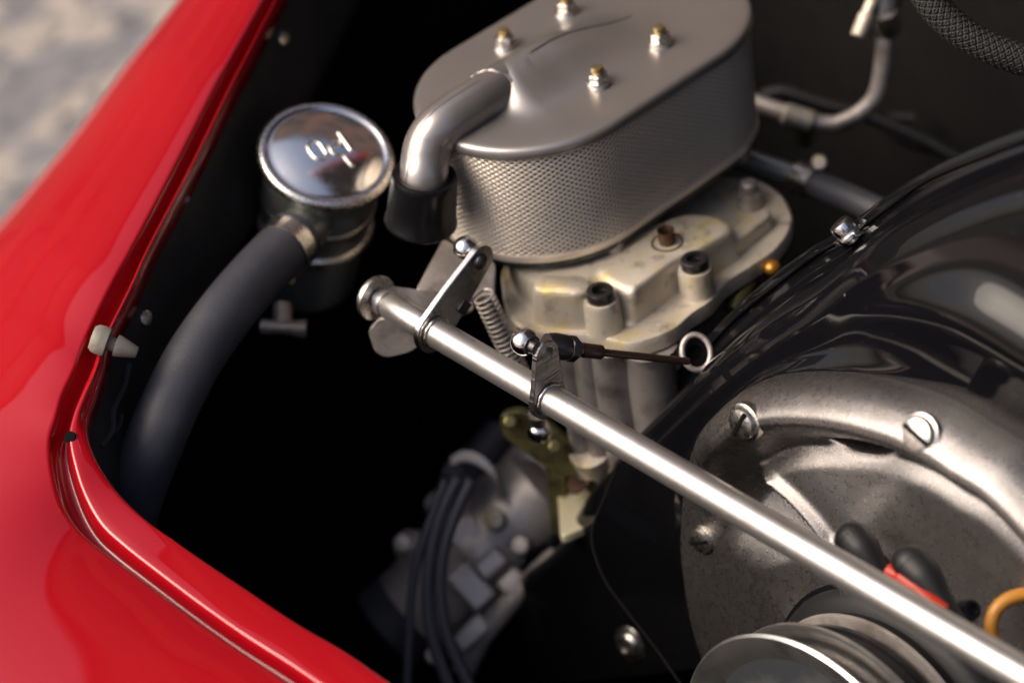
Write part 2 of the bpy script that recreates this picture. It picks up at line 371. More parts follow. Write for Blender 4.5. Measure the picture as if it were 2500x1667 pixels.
# torn crack line of old sealant on the wall
def on_panel(px, py):
    p, n_ = pick(dense, px, py); return p + n_ * .4
cr = [on_panel(*q) for q in ((318, 885), (305, 945), (280, 1000), (270, 1045), (250, 1090))]
build('sealant_line', M().tube(catmull(cr, 5), 1.5, 6), mat('grey_sealant', (0.035, 0.033, 0.033), 0.8), bay)
cr = [on_panel(*q) for q in ((302, 1010), (290, 1040), (270, 1062))]
build('sealant_line', M().tube(catmull(cr, 5), .9, 6), bpy.data.materials['grey_sealant'], bay)
def sheet(name, pts, m, par): return build(name, M().add(pts, [tuple(range(len(pts)))]), m, par)
e0 = L0[0]; s0_, q0_ = e0 @ F, -(e0 @ T)
low = [V(p[0], p[1], -430) for p in panel_rows[-1]]
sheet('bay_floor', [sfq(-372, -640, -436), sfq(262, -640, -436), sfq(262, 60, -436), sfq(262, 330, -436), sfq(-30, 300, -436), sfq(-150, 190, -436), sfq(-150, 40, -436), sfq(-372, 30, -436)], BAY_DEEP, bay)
sheet('corner_wall', [V(low[0][0], low[0][1], 40), sfq(300, -(low[0] @ T) + 30, 50), sfq(300, -(low[0] @ T) + 30, -720), low[0] - Z * 290], BAY_DEEP, bay)
fw = F * 262
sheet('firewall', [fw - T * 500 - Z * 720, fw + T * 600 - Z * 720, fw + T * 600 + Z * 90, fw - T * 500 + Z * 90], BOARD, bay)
rw = A * 372
sheet('rear_wall', [rw - T * 160 - Z * 430, rw + T * 700 - Z * 430, rw + T * 700 - Z * 92, rw - T * 160 - Z * 92], BAY_DEEP, bay)
rt = T * 640
sheet('right_wall', [rt - F * 420 - Z * 430, rt + F * 300 - Z * 430, rt + F * 300 + Z * 60, rt - F * 420 - Z * 90], BAY_DEEP, bay)

# ================================================================== air filter
RF, LF, HF = 62.5, 38.6, 72.5
def stad(R, n=160, L=LF):
    per = 4 * L + 2 * math.pi * R; out = []
    for k in range(n):
        d = per * k / n
        if d < 2 * L: out.append((-L + d, -R))
        elif d < 2 * L + math.pi * R: a_ = (d - 2 * L) / R - math.pi / 2; out.append((L + R * math.cos(a_), R * math.sin(a_)))
        elif d < 4 * L + math.pi * R: out.append((L - (d - 2 * L - math.pi * R), R))
        else: a_ = (d - 4 * L - math.pi * R) / R + math.pi / 2; out.append((-L + R * math.cos(a_), R * math.sin(a_)))
    return out
def sstep(a_, b_, x): x = min(1, max(0, (x - a_) / (b_ - a_))); return x * x * (3 - 2 * x)
def lid_h(s, q):
    q0 = np.interp(s, [-60, 30], [4.0, 0.0]); x = abs(q - q0)
    Hh = 15.5 * sstep(46, -26, s) * sstep(-70, -54, s); w = np.interp(s, [-60, 30], [13.5, 20]) * (1.0 if q > q0 else 1.45)
    return Hh * math.exp(-(x / w) ** (2.2 if q > q0 else 2.1))
filt = thing('air_filter', 'oval silver air filter with wire mesh side and curved breather pipe', 'air filter', sfq(0, 0, -HF - 4))
rows = []
NB = 200
bmax = stad(1.0, NB)
for R in (0.6, 6, 12, 18, 24, 30, 36, 42, 48, 53, 57, 59.5, 61, 62, 62.5, 62.9, 62.9, 62.3, 61.4):
    i = len(rows); z = 1.6 * (1 - (min(R, 62.5) / 62.5) ** 2)
    if R >= 59.5 and i < 16: z = {59.5: 0.0, 61: -.35, 62: -1.0, 62.5: -1.8, 62.9: -3.0}.get(R, -3.0)
    if i == 15: z = -3.0
    if i == 16: z = -5.0
    if i == 17: z = -6.6
    if i == 18: z = -7.2
    rows.append([sfq(s, q, z + (lid_h(s, q) if R < 60 else 0)) for s, q in stad(R, NB)])
flid = build('lid', M().grid(rows, cu=True), SILVER, filt, smooth=60)
pipe_px = [(1290, 168, 0), (1225, 212, 4.5), (1165, 250, 6.2), (1110, 285, 5.6), (1072, 316, 3.2), (1050, 347, -1.5), (1039, 388, -7), (1036, 430, -12.5), (1034, 470, -22)]
pp = catmull([P(x, y, z=z) for x, y, z in pipe_px], 6)
pipe = build('breather_pipe', M().tube(pp, 12.4, 36), SILVER, filt, smooth=60)
# weld bead where the pipe meets the lid
wp = []
wc = pp[8]; wt = nrm(pp[9] - pp[7]); wx = nrm(np.cross(wt, Z)); wz = np.cross(wx, wt)
for k in range(34):
    a_ = rad(-25) + rad(230) * k / 33
    wp.append(wc + (wx * math.cos(a_) + wz * math.sin(a_)) * (12.3 + .2 * math.sin(k * 2.3)) + wt * (.5 * math.sin(k * 1.1) + 5 * math.cos(a_)))
build('weld_bead', M().tube(wp, [.6 + .5 * math.sin(k * 1.9) ** 2 for k in range(34)], 10), SILVER, of(pipe, filt))
# seam along the elbow
sp = []
for i in range(10, 46):
    t_ = nrm(pp[min(i + 1, len(pp) - 1)] - pp[i - 1]); sd = nrm(np.cross(t_, V(0.35, -0.9, 0.15)))
    if sd @ (-T) < 0: sd = -sd
    sp.append(pp[i] + nrm(sd + .45 * nrm(CAM - pp[i])) * 12.45)
build('pipe_seam', M().tube(sp, [.35 + .3 * random.random() for _ in sp], 7), SILVER, of(pipe, filt))
# rubber sleeve on the pipe's mouth
st, sb = P(1036, 436, z=-13), P(1027, 545, z=-40); sax = nrm(sb - st); sl = np.linalg.norm(sb - st)
build('rubber_sleeve', M().lathe(st, sax, [(12.6, -1), (15.0, -2.6), (16.4, -2.2), (16.9, -.6), (17.0, 1.5), (17.5, sl * .5), (18.0, sl * .86), (18.7, sl * .91), (18.9, sl * .96), (18.3, sl), (16.6, sl + 1), (15.5, sl), (15.0, sl * .8)], 48, caps=False), RUBBER, filt, smooth=50)
# mesh screen: diamond lattice all round
RS = RF - 2.4; per = 4 * LF + 2 * math.pi * RS
pw, ph = 4.4, 2.96
ncol = int(per / pw); nrow = int((HF - 6) / ph)
ring = stad(RS, ncol * 8)
def wall(u, v, off=0.0):
    k = (u / ncol * len(ring)) % len(ring); i = int(k); fr = k - i
    s = ring[i][0] * (1 - fr) + ring[(i + 1) % len(ring)][0] * fr; q = ring[i][1] * (1 - fr) + ring[(i + 1) % len(ring)][1] * fr
    if off:
        cs = max(-LF, min(LF, s)); d = math.hypot(s - cs, q); s += (s - cs) / d * off; q += q / d * off
    return (s, q, v)
scr = M(); hw, hh = .265, .28          # half size of a hole, in cells
vs, fs = [], []
for r_ in range(nrow * 2 - 1):
    zc = -5.5 - (r_ + 1) * ph / 2
    for c in range(ncol):
        uc = c + (0.5 if r_ % 2 else 0.0)
        o4 = [(uc - .5, zc), (uc, zc - ph / 2), (uc + .5, zc), (uc, zc + ph / 2)]
        i4 = [(uc - hw, zc), (uc, zc - ph * hh), (uc + hw, zc), (uc, zc + ph * hh)]
        b = len(vs)
        vs += [sfq(*wall(u, v, .55)) for j, (u, v) in enumerate(o4)] + [sfq(*wall(u, v, -.35)) for u, v in i4]
        fs += [(b + j, b + (j + 1) % 4, b + 4 + (j + 1) % 4, b + 4 + j) for j in range(4)]
scr.add(vs, fs)
so = build('mesh_screen', scr, MESHM, filt, smooth=180); tag(so, kind='stuff')
build('filter_element', M().grid([[sfq(s, q, z) for s, q in stad(RS - 9, 90)] for z in (-4, -HF)], cu=True), mat('filter_paper', (0.010, 0.012, 0.022), 0.8), filt)
rows = [[sfq(s, q, z) for s, q in stad(R, 120)] for R, z in ((30, -HF + 1), (RS - .8, -HF + 1), (RS + 1.0, -HF + 1.6), (RS + 1.4, -HF), (RS + 1.2, -HF - 1.6), (RS - 1, -HF - 2.6), (RS - 6, -HF - 3), (20, -HF - 3))]
build('lower_band', M().grid([[sfq(s, q, z) for s, q in stad(R, 160)] for R, z in ((RS - .5, -HF + 5.2), (RS + .9, -HF + 5.0), (RS + 1.1, -HF + 4.2), (RS + 1.1, -HF + .6), (RS + .5, -HF - .4))], cu=True), MESHM, filt)
build('base_plate', M().grid(rows, cu=True), DARKSTEEL, filt)
for s, q in ((20.5, 34), (-23, 36.5), (-21.5, -32.5), (25.5, -31.5)):
    zt = 1.6 * .6
    b = build('lid_bolt', M().lathe(sfq(s, q, zt), Z, [(7.2, -.6), (7.2, .9), (6.9, 1.3), (4.2, 1.4)], 36), ZINC, filt)
    build('washer', M().lathe(sfq(s, q, zt), Z, [(6.0, 1.2), (6.3, 2.0), (6.0, 3.4), (4, 3.5)], 30), ZINC, of(b, filt))
    build('nut', M().lathe(sfq(s, q, zt), Z, [(5.2, 3.2), (5.3, 3.6), (5.3, 6.6), (4.9, 7.2), (3.2, 7.2)], 6, rot=.4 + s), ZINC, of(b, filt), bevel=.4)
    build('stud', M().lathe(sfq(s, q, zt), Z, [(3.3, 3), (3.3, 8.4), (3.5, 8.8), (3.3, 9.3), (3.4, 9.8), (2.9, 11), (.01, 11.2)], 24), BRASS, of(b, filt))

# ================================================================== oil filler
CN = nrm(V(.29, -.286, .913)); CC = P(797, 375, z=-30)
oil = thing('oil_filler', 'plated oil filler can with domed polished cap beside the red body', 'oil filler', CC - CN * 92)
cap_prof = [(34.5, -6), (36.0, -5), (36.6, -3.2), (36.4, -1.2), (35.4, .3), (34.0, .9), (32.4, .5), (31.4, -.6), (30.4, -.5), (28.5, .2), (25, 1.5), (20, 2.9), (15, 3.9), (9, 4.7), (4, 5.05), (.01, 5.1)]
build('cap_rim', M().lathe(CC, CN, [(34.6, -5.4), (36.4, -4.9), (37.0, -3.2), (36.8, -1.0), (35.6, .55), (34.0, 1.1), (32.6, .8)], 72, caps=False), ZINC, oil, smooth=80)
capo = build('cap', M().lathe(CC, CN, cap_prof, 72), CHROME, oil, smooth=70)
def cap_pt(px, py, lift=0.0):
    k = ray(px, py)
    h = 3.0
    for _ in range(4):
        d = ((CC + CN * h - CAM) @ CN) / (k @ CN); p = CAM + k * d
        rr = np.linalg.norm((p - CC) - CN * ((p - CC) @ CN)); h = np.interp(rr, [c[0] for c in cap_prof[::-1]], [c[1] for c in cap_prof[::-1]])
    return p + CN * lift
letter_O = [cap_pt(x, y) for x, y in ((764, 345), (779, 350), (790, 365), (798, 378), (794, 387), (781, 390), (769, 385), (757, 371), (751, 358), (754, 348))]
letter_l = [cap_pt(*p) for p in ((824, 322), (841, 346), (859, 371))]
letter_e = [cap_pt(*p) for p in ((807, 366), (820, 358), (833, 351), (829, 344), (819, 342), (809, 346), (804, 355), (807, 367), (816, 377), (827, 379), (837, 374))]
stroke = [cap_pt(*p) for p in ((840, 382), (851, 395), (862, 408))]
lt = M().tube(catmull(letter_O, 5, closed=True), 1.0, 10, closed=True).tube(catmull(letter_l, 5), 1.0, 10).tube(catmull(letter_e, 5), .75, 10).tube(catmull(stroke, 4), 1.1, 10)
tag(build('embossed_lettering', lt, ZINC, of(capo, oil), smooth=180), label='raised letters Oel on the polished cap')
build('neck', M().lathe(CC, CN, [(30, -60), (31, -58), (31, -20), (31.5, -16), (33.6, -10), (34.2, -6), (33, -4)], 56), CANM, oil, smooth=50)
build('bead_ring', M().lathe(CC, CN, [(30.5, -52), (33.2, -53), (34, -55), (33.2, -57), (30.5, -58)], 56, caps=False), ZINC, oil, smooth=80)
build('can', M().lathe(CC, CN, [(10, -110), (25, -109), (29, -104), (29.5, -98), (29.5, -58)], 56), CANM, oil, smooth=50)
build('spout_band', M().lathe(CC, CN, [(31.4, -33), (32.2, -33.6), (32.2, -36), (31.4, -36.6)], 56, caps=False), ZINC, oil, smooth=80)
sp0 = P(775, 600, d=1150); sp1 = P(700, 600, d=1120)
hz0 = P(716, 590, d=1122)
hp = [P(745, 555, d=1138), P(708, 592, d=1120), P(640, 660, d=1100), P(556, 758, d=1076), P(478, 868, d=1058), P(420, 978, d=1048), P(376, 1080, d=1044), P(332, 1195, d=1050), P(290, 1330, d=1065)]
build('outlet', M().tube([hp[0] + (hp[0] - hp[1]) * .6, hp[0], hp[1]], 13, 30), CANM, oil)
hose = thing('breather_hose', 'thick black rubber hose clamped to the oil filler', 'hose', hp[-1])
build('hose', M().tube(catmull(hp[1:], 8), 14.6, 36), HOSE, hose, smooth=60)
hd = nrm(hp[2] - hp[1])
build('hose_clamp', M().lathe(hp[1] + hd * 4, hd, [(14.9, -5), (15.6, -5), (15.6, 5), (14.9, 5)], 44, caps=False), ZINC, hose)
build('hose_lip', M().lathe(hp[1] + hd * 4, hd, [(13, -10), (15.0, -10), (15.2, -8), (15.0, -5.5)], 40, caps=False), HOSE, hose)
cs = P(703, 690, d=1118)
build('clamp_screw', M().lathe(cs, nrm(V(.3, -.5, .6)), [(3, 0), (3, 5), (2.5, 6), (.01, 6)], 14), BRASS, hose)
# drain cock below the can
dk = P(695, 800, d=1160)
dc = thing('drain_cock', 'small blurred metal drain tap below the oil filler can', 'tap', dk)
build('stem', M().tube([P(690, 745, d=1165), P(690, 795, d=1160)], 5.5, 18), CARB_G, dc)
build('handle', M().tube([P(640, 797, d=1158), P(690, 800, d=1156), P(748, 803, d=1156)], [4.2, 3.6, 5.2], 16), CARB_G, dc)

# ================================================================== carburettor
carb_loc = P(1480, 700, z=-190)
carb = thing('carburettor', 'cast carburettor with yellowed cover and screws under the air filter', 'carburettor', carb_loc)
ol = [(1933, 521), (1926, 565), (1893, 609), (1838, 648), (1774, 690), (1735, 735), (1690, 765), (1650, 800), (1605, 822), (1538, 838), (1470, 824), (1400, 815), (1330, 812), (1278, 800), (1240, 765), (1225, 700), (1235, 640), (1330, 560), (1560, 460), (1800, 430), (1895, 462)]
pl = catmull([P(x, y, z=-95) for x, y in ol], 4, closed=True)
cover = build('cover_flange', M().prism(pl, -Z * 9, rings=[(0, .985), (.15, 1), (1, 1)]), CARB, carb)
build('gasket', M().prism([q - Z * 9 for q in pl], -Z * 1.6, rings=[(0, 1.004), (1, 1.004)]), VOID, carb)
def block(name, px, ztop, zbot, flare=1.12, r=5, m=CARB):
    po = round_poly([P(x, y, z=ztop) for x, y in px], r, 4); h = ztop - zbot
    return build(name, M().prism(po, -Z * h, rings=[(0, .86), (.05, .93), (.12, .97), (.25, 1.0), (.85, flare * .98), (.95, flare * 1.01), (1, flare * 1.04)]), m, carb, smooth=60)
block('raised_block', [(1296, 702), (1330, 716), (1400, 720), (1438, 712), (1446, 690), (1432, 670), (1322, 670), (1300, 682)], -73, -95)
block('raised_block', [(1443, 655), (1468, 680), (1504, 702), (1540, 714), (1572, 692), (1656, 628), (1707, 609), (1790, 560), (1790, 540), (1758, 519), (1690, 512), (1630, 528), (1560, 582), (1490, 629)], -75, -95, 1.05, 9)
block('rib', [(1800, 545), (1872, 500), (1885, 512), (1880, 526), (1790, 600), (1730, 640), (1722, 630)], -86, -96, 1.03, 4)
tc = P(1430, 600, z=-82)
build('throat', M().lathe(tc, Z, [(44, -13), (42.5, -11), (42, 0), (41, 3), (30, 4)], 60), CARB, carb)
for px, py, zz in ((1467, 727, -77), (1697, 650, -79)):
    p = P(px, py, z=zz)
    bs = build('screw_boss', M().lathe(p, Z, [(10.4, zz * 0 - 18), (9.6, -15), (9.3, -3), (8.6, -.4), (3, 0)], 34), CARB, carb)
    build('socket_screw', M().lathe(p, Z, [(7.2, -.5), (7.3, 4.2), (6.7, 5.2), (4.2, 5.3), (4.0, 2.4), (.01, 2.3)], 30), DARKSTEEL, of(bs, carb))
    build('recess', M().lathe(p, Z, [(3.9, 2.45), (.01, 2.5)], 6, caps=False), VOID, of(bs, carb))
p = P(1501, 613, z=-80); build('post', M().lathe(p, Z, [(6.2, -14), (5.6, -12), (5.4, 6), (5.0, 8.5)], 24), CARB_G, carb)
p = P(1629, 592, z=-75)
build('stud_hole', M().lathe(p, Z, [(9, -.6), (8.2, .6), (7.4, .5), (7.2, -1.5), (.01, -1.5)], 30), RUST, carb)
build('stud', M().lathe(p, Z, [(4.2, -4), (4.2, 1), (4.6, 2), (4.2, 3), (4.6, 4.5), (4.2, 6), (4.6, 8)], 20, caps=False), RUST, carb)
p = P(1829, 462, z=-84); build('cover_screw', M().lathe(p, Z, [(7.0, -11), (6.4, -2), (4.6, -1.5), (4.6, 4), (3.5, 5), (.01, 5)], 24), CARB_G, carb)
cen = sum(pl) / len(pl)
bodyo = build('float_bowl', M().prism([cen + (q - cen) * .86 for q in pl], -Z * 95, rings=[(0.09, .93), (.2, .90), (.55, .86), (.6, .93), (.66, .93), (.7, .8), (1, .74)]), CARB_G, carb)
for px, py, r_ in ((1392, 815, 8), (1462, 820, 11), (1575, 824, 13), (1650, 795, 7), (1330, 810, 6)):
    p = P(px, py, z=-95); p = p + (cen - p) * .16; p[2] = -105; build('cast_rib', M().lathe(p, Z, [(r_ * .9, -95), (r_, -60), (r_ * 1.05, -30), (r_, -8), (r_ * 1.2, 0)], 24), CARB_G, carb)
build('jet', M().sphere(P(1884, 652, d=1125), 5, 16, 10, sq=.8), AMBER, carb)
build('side_boss', M().tube([P(1845, 640, d=1135), P(1820, 690, d=1128), P(1790, 760, d=1122)], [7, 6, 5], 16), OLIVE, carb)

# ================================================================== throttle shaft
RA, RZ = 165.5, -60.0
def rodp(t): return A * RA + T * t + Z * (RZ - .0095 * (t - 60))
RT = nrm(T - Z * .0095)
shaft = thing('throttle_shaft', 'bright galvanised cross rod with two levers running across the bay', 'throttle shaft', rodp(12))
build('rod', M().lathe(rodp(49), RT, [(6.4, -1), (7.3, 0), (7.3, 420)], 48), ROD, shaft)
build('rod_end', M().lathe(rodp(14), RT, [(5.2, -6), (5.4, -3), (6.5, -2.6), (6.9, -1.5), (6.9, .8), (5.6, 1.2), (5.6, 2.2), (6.7, 2.6), (7.15, 3.6), (7.15, 27), (6.3, 29.5), (6.3, 32), (8.4, 33), (8.8, 35.5)], 44), ROD, shaft)
def lever(tc_, top, r0, r1, th, wrap, m, narrow=.9):
    """flat lever across the rod: ring round the rod, tapering to the round top"""
    c0 = rodp(tc_); d = top - c0; d = d - T * (d @ T); L = np.linalg.norm(d); y = d / L; x = np.cross(T, y); pts = []
    for k in range(25):
        a_ = math.pi + math.pi * k / 24; pts.append(c0 + x * math.cos(a_) * r0 + y * math.sin(a_) * r0)
    pts += [c0 + x * r0 * narrow + y * L * .45]
    for k in range(21):
        a_ = math.pi * k / 20; pts.append(c0 + y * L + x * math.cos(a_) * r1 + y * math.sin(a_) * r1)
    pts += [c0 - x * r0 * narrow + y * L * .45]
    return M().prism([p - T * th / 2 for p in pts], T * th), y, x
t1 = 49.5; top1 = P(1172, 632, t=t1)
lm, y1, x1 = lever(t1, top1, 11.2, 7.6, 3.4, True, ZINC, .92)
BRUSH = mat('filed_steel', (0.36, 0.34, 0.33), 0.30, metal=1.0, mix=(300, (0.22, 0.21, 0.2), .45, .7))
_nt = BRUSH.node_tree; _b = _nt.nodes['Principled BSDF']; _tc = _nt.nodes['Texture Coordinate']
_mp = _nt.nodes.new('ShaderNodeMapping'); _mp.inputs['Rotation'].default_value = (0.2, 0.95, 0.65); _mp.inputs['Scale'].default_value = (1, 1, 30)
_wv = _nt.nodes.new('ShaderNodeTexNoise'); _wv.inputs['Scale'].default_value = 32; _wv.inputs['Detail'].default_value = 4
_bp = _nt.nodes.new('ShaderNodeBump'); _bp.inputs['Strength'].default_value = .45; _bp.inputs['Distance'].default_value = .0012
_nt.links.new(_tc.outputs['Object'], _mp.inputs[0]); _nt.links.new(_mp.outputs[0], _wv.inputs[0]); _nt.links.new(_wv.outputs['Fac'], _bp.inputs['Height']); _nt.links.new(_bp.outputs[0], _b.inputs['Normal'])
lv1 = build('lever', lm, PLATED, shaft, bevel=.4); tag(lv1, label='long flat lever tilted back, nearest the oil filler')
ball1 = P(1137, 606, t=t1 - 9.5)
build('ball_head', M().sphere(ball1, 6.3, 32, 20, axis=T), CHROME, of(lv1, shaft))
build('ball_neck', M().tube([ball1, ball1 + T * 9], 3.4, 16), DARKSTEEL, of(lv1, shaft))
rv = top1 + T * 1.7 - y1 * 1.0
build('rivet', M().lathe(rv, T, [(4.2, -.5), (4.2, .4), (3.4, 1.6), (1.8, 2.2), (.01, 2.4)], 24), DARKSTEEL, of(lv1, shaft))
sp_ = top1 + T * 1.5 - y1 * 24 + x1 * -7.5
build('spring_tab', M().box(sp_, T, y1, x1, (3.2, 7, 7)), DARKSTEEL, of(lv1, shaft), bevel=.6)
t2 = 131.0; top2 = P(1331, 862, t=t2)
lm, y2, x2 = lever(t2, top2, 10.6, 6.9, 3.2, True, BRUSH, .82)
lv2 = build('lever', lm, BRUSH, shaft, bevel=.4); tag(lv2, label='short filed steel lever standing upright on the rod')
ball2 = P(1280, 834, t=t2 - 9)
bl2 = build('ball_head', M().sphere(ball2, 6.6, 36, 22, axis=T), CHROME, of(lv2, shaft))
build('ball_socket', M().lathe(ball2 + T * 4.6, T, [(4.9, -.8), (4.9, .6), (3.4, 1.0), (3.2, 4)], 24), DARKSTEEL, of(lv2, shaft))
dn = nrm(ray(1297, 827)); bq = ball2 - P(1280, 834, d=1000); hp_ = P(1297, 827, d=np.dot(ball2 - CAM, FWD) - 6.2)
hn = nrm(hp_ - ball2); build('oil_hole', M().lathe(ball2 + hn * 6.52, hn, [(.95, 0), (.9, .14), (.01, .16)], 16), VOID, of(lv2, shaft))
rv = top2 + T * 1.6
build('peened_stud', M().lathe(rv, T, [(3.7, -.3), (3.7, .3), (3.2, .7), (2.4, .5), (1.9, .8), (1.2, .5), (.01, .7)], 24), BRUSH, of(lv2, shaft))
for tt, r_ in ((t1 + 3.2, 8.0), (t2 + 2.6, 8.1), (t2 - 2.6, 8.1)):
    build('weld_ring', M().tube([rodp(tt) + (Z * math.cos(k * math.pi / 18) + A * math.sin(k * math.pi / 18)) * (r_ - .3 + .25 * math.sin(k * 1.7)) for k in range(36)], .9, 8, closed=True), ZINC, shaft, smooth=180)

# bracket that carries the rod's end
brk = thing('shaft_bracket', 'bent grey sheet metal bracket holding the left end of the rod', 'bracket', rodp(2) - Z * 20)
build('bearing_plate', M().lathe(rodp(6), T, [(9, -1.2), (11.6, -1.4), (12.0, 0), (11.6, 1.4), (9, 1.2)], 40), ZINC, brk)
def plate(name, px, d, thick, m, par, r=3):
    if np.isscalar(d): d = [d] * len(px)
    po = round_poly([P(x, y, d=q) for (x, y), q in zip(px, d)], r, 4)
    nn = nrm(np.cross(po[len(po) // 3] - po[0], po[2 * len(po) // 3] - po[0]))
    return build(name, M().prism(po, nn * thick), m, par, bevel=.5)
plate('arm', [(890, 688), (935, 694), (1022, 707), (1150, 716), (1160, 757), (1075, 785), (1000, 770), (930, 750)], [1080, 1080, 1085, 1098, 1096, 1083, 1078, 1074], 3.4, CARB_G, brk)
plate('lobe', [(902, 800), (918, 850), (945, 865), (1003, 852), (1060, 812), (1010, 775), (930, 768)], [1086, 1092, 1093, 1090, 1080, 1076, 1078], 3.4, CARB_G, brk)
plate('upright', [(1082, 582), (1135, 610), (1210, 640), (1205, 725), (1085, 722), (1014, 708)], [1118, 1112, 1104, 1096, 1092, 1092], 4, CARB_G, brk)

# return spring
spr0, spr1 = P(1180, 720, d=1080), P(1270, 915, d=1105)
sx, sy, sz = frame(spr1 - spr0); sL = np.linalg.norm(spr1 - spr0); pts = []
turns = 17
for k in range(turns * 16 + 1):
    a_ = 2 * math.pi * k / 16; pts.append(spr0 + sz * sL * k / (turns * 16) + (sx * math.cos(a_) + sy * math.sin(a_)) * 5.2)
tag(build('return_spring', M().tube([sp_, pts[0]] + pts + [spr1 + sz * 6], .8, 7), CARB_G, smooth=180), 'coiled steel return spring behind the long lever', 'spring')

# link from the short lever
link = thing('throttle_link', 'thin dark pull rod with threaded end joined to the short lever', 'pull rod', P(1690, 885, d=1052))
k0, k1 = P(1342, 842, d=1003), P(1392, 851, d=1007); k2 = P(1680, 882, d=1046); kd = nrm(k2 - k0)
build('rod_end', M().tube([k0 - kd * 2, k0 + kd * 2, k0 + (k1 - k0) * .75, k1], [5.4, 6.2, 6.3, 5.2], 24), DARKSTEEL, link)
build('lock_nut', M().lathe(k1, kd, [(5.2, -1.5), (6.4, -1), (6.4, 3), (5.4, 3.6)], 6), DARKSTEEL, link, bevel=.3)
thr = []
for k in range(9): thr += [(2.9, 3.5 + k * .55), (2.4, 3.78 + k * .55)]
build('thread', M().lathe(k1, kd, thr, 20), COPPER, link, smooth=180)
q0 = k1 + kd * 7
build('sleeve', M().lathe(q0, kd, [(3.2, -.5), (3.6, .4), (3.6, 10.5), (3.0, 11.3), (2.2, 11.4)], 20), BROWN, link)
build('thin_rod', M().tube([q0 + kd * 11, k2], 1.9, 14), BROWN, link)
rg = P(1700, 860, d=1054); rv_ = nrm(CAM - rg + V(120, 0, 60)); gx, gy, _ = frame(rv_)
build('ring_eye', M().tube([rg + (gx * math.cos(k * math.pi / 18) * 7.0 + gy * math.sin(k * math.pi / 18) * 8.8) for k in range(36)], 1.5, 10, closed=True), CARB_G, link, smooth=180)
build('eye_boss', M().lathe(rg, rv_, [(6.4, -9), (6.4, -3), (4, -2.5), (3.6, -6), (.01, -6)], 30), VOID, link)

# ================================================================== fan shroud (black enamel)
def en(x, y, n_): return E1 * x + E2 * y + N * n_
seam_px = [(1130, 1667), (1190, 1480), (1250, 1400), (1320, 1345), (1390, 1275), (1440, 1190), (1500, 1100), (1560, 1030), (1620, 960), (1690, 880), (1760, 805), (1830, 738), (1900, 680), (1980, 622), (2065, 570), (2160, 500), (2250, 440), (2360, 385), (2500, 330), (2680, 280), (2900, 260)]
seam = [P(x, y, n=33) for x, y in seam_px]
seam += [en_ * 1.0 for en_ in (E1 * 420 + E2 * 62 + N * 33, E1 * 470 + E2 * 20 + N * 33, E1 * 500 - E2 * 50 + N * 33, E1 * 510 - E2 * 140 + N * 33)]
seam_s = catmull(seam, 5)
ctr = (305.0, -185.0)
NB0 = 84.0
OUTL = [(1723, 1667), (1700, 1603), (1673, 1507), (1658, 1411), (1650, 1335), (1652, 1281), (1658, 1201), (1681, 1117), (1727, 1036), (1765, 997), (1818, 952), (1880, 925), (1956, 915), (2033, 915), (2109, 923), (2186, 940), (2262, 963), (2339, 997), (2415, 1047), (2500, 1097)]
NB0 = 84.0
opl = [P(x, y, n=NB0) for x, y in OUTL]
ang = [math.degrees(math.atan2(p @ E2 - ctr[1], p @ E1 - ctr[0])) % 360 for p in opl]; rr_ = [math.hypot(p @ E2 - ctr[1], p @ E1 - ctr[0]) for p in opl]
o_ = np.argsort(ang); ang = np.array(ang)[o_]; rr_ = np.array(rr_)[o_]
def Rphi(f_):
    return float(np.interp(f_ % 360, np.concatenate([[ang[-1] - 360], ang, [ang[0] + 360]]), np.concatenate([[rr_[-1]], rr_, [rr_[0]]])))
shroud = thing('fan_shroud', 'glossy black enamelled fan shroud with bolted seam at the right', 'fan shroud', en(ctr[0], -420, 60))
rows = []
for k, p in enumerate(seam_s):
    x0, y0 = p @ E1, p @ E2; dx, dy = ctr[0] - x0, ctr[1] - y0; L = math.hypot(dx, dy); dx /= L; dy /= L
    up = sstep(-330, -150, y0)                    # lower part is a flatter tin panel
    rw = []
    fph = math.degrees(math.atan2(-dy, -dx)) % 360; lr = sstep(114, 86, fph); gap = max(38.0, L - Rphi(fph)); kk = 40 * (.5 + .5 * up)
    for w, h in ((0, 0), (1.5, .8), (7, 1.0), (9, 2.5), (10.5, 7), (12, 14), (14, 22), (17, 28), (22, 31.5), (29, 33.2)):
        rw.append(en(x0 + dx * w, y0 + dy * w, 33 + h * kk / 34))
    for fr_ in (.15, .4, .65, .85, 1.0):
        w = 29 + (max(31.5, gap - 34 - 30 * lr) - 29) * fr_
        rw.append(en(x0 + dx * w, y0 + dy * w, 33 + kk + .6 * fr_))
    w1 = w
    R_ = max(gap - w1, 6.0)
    for f_ in (.05, .1, .16, .22, .28, .36, .45, .58, .72, .86, 1.0, 1.0 + 14 / R_):
        bulge = 10 * lr * sstep(0, .36, f_) * sstep(.95, .42, f_); rise = 6 * up * sstep(.55, 1, f_)
        rw.append(en(x0 + dx * (w1 + R_ * f_), y0 + dy * (w1 + R_ * f_), 33 + kk + .6 + bulge + rise))
    rows.append(rw)
shroud_rows = rows
sk = build('front_skin', M().grid(rows), BLACK_GLOSS, shroud, smooth=180)
build('seam_flange', M().grid([[p + N * 0 + off for p in seam_s] for off in (E1 * 4 - E2 * 2 + N * 1.2, -E1 * 1.5 + E2 * 1.5 + N * 1.2, -E1 * 2 + E2 * 2, -E1 * 1.5 + E2 * 1.5 - N * 1.6, E1 * 4 - E2 * 2 - N * 1.6)]), BLACK_GLOSS, shroud, smooth=60)
wav = []
for k, p in enumerate(seam_s): wav.append(p + E1 * (1.6 + .35 * math.sin(k * .45)) - E2 * (.8 + .2 * math.sin(k * .45)) + N * (1.9 + .2 * math.sin(k * .7)))
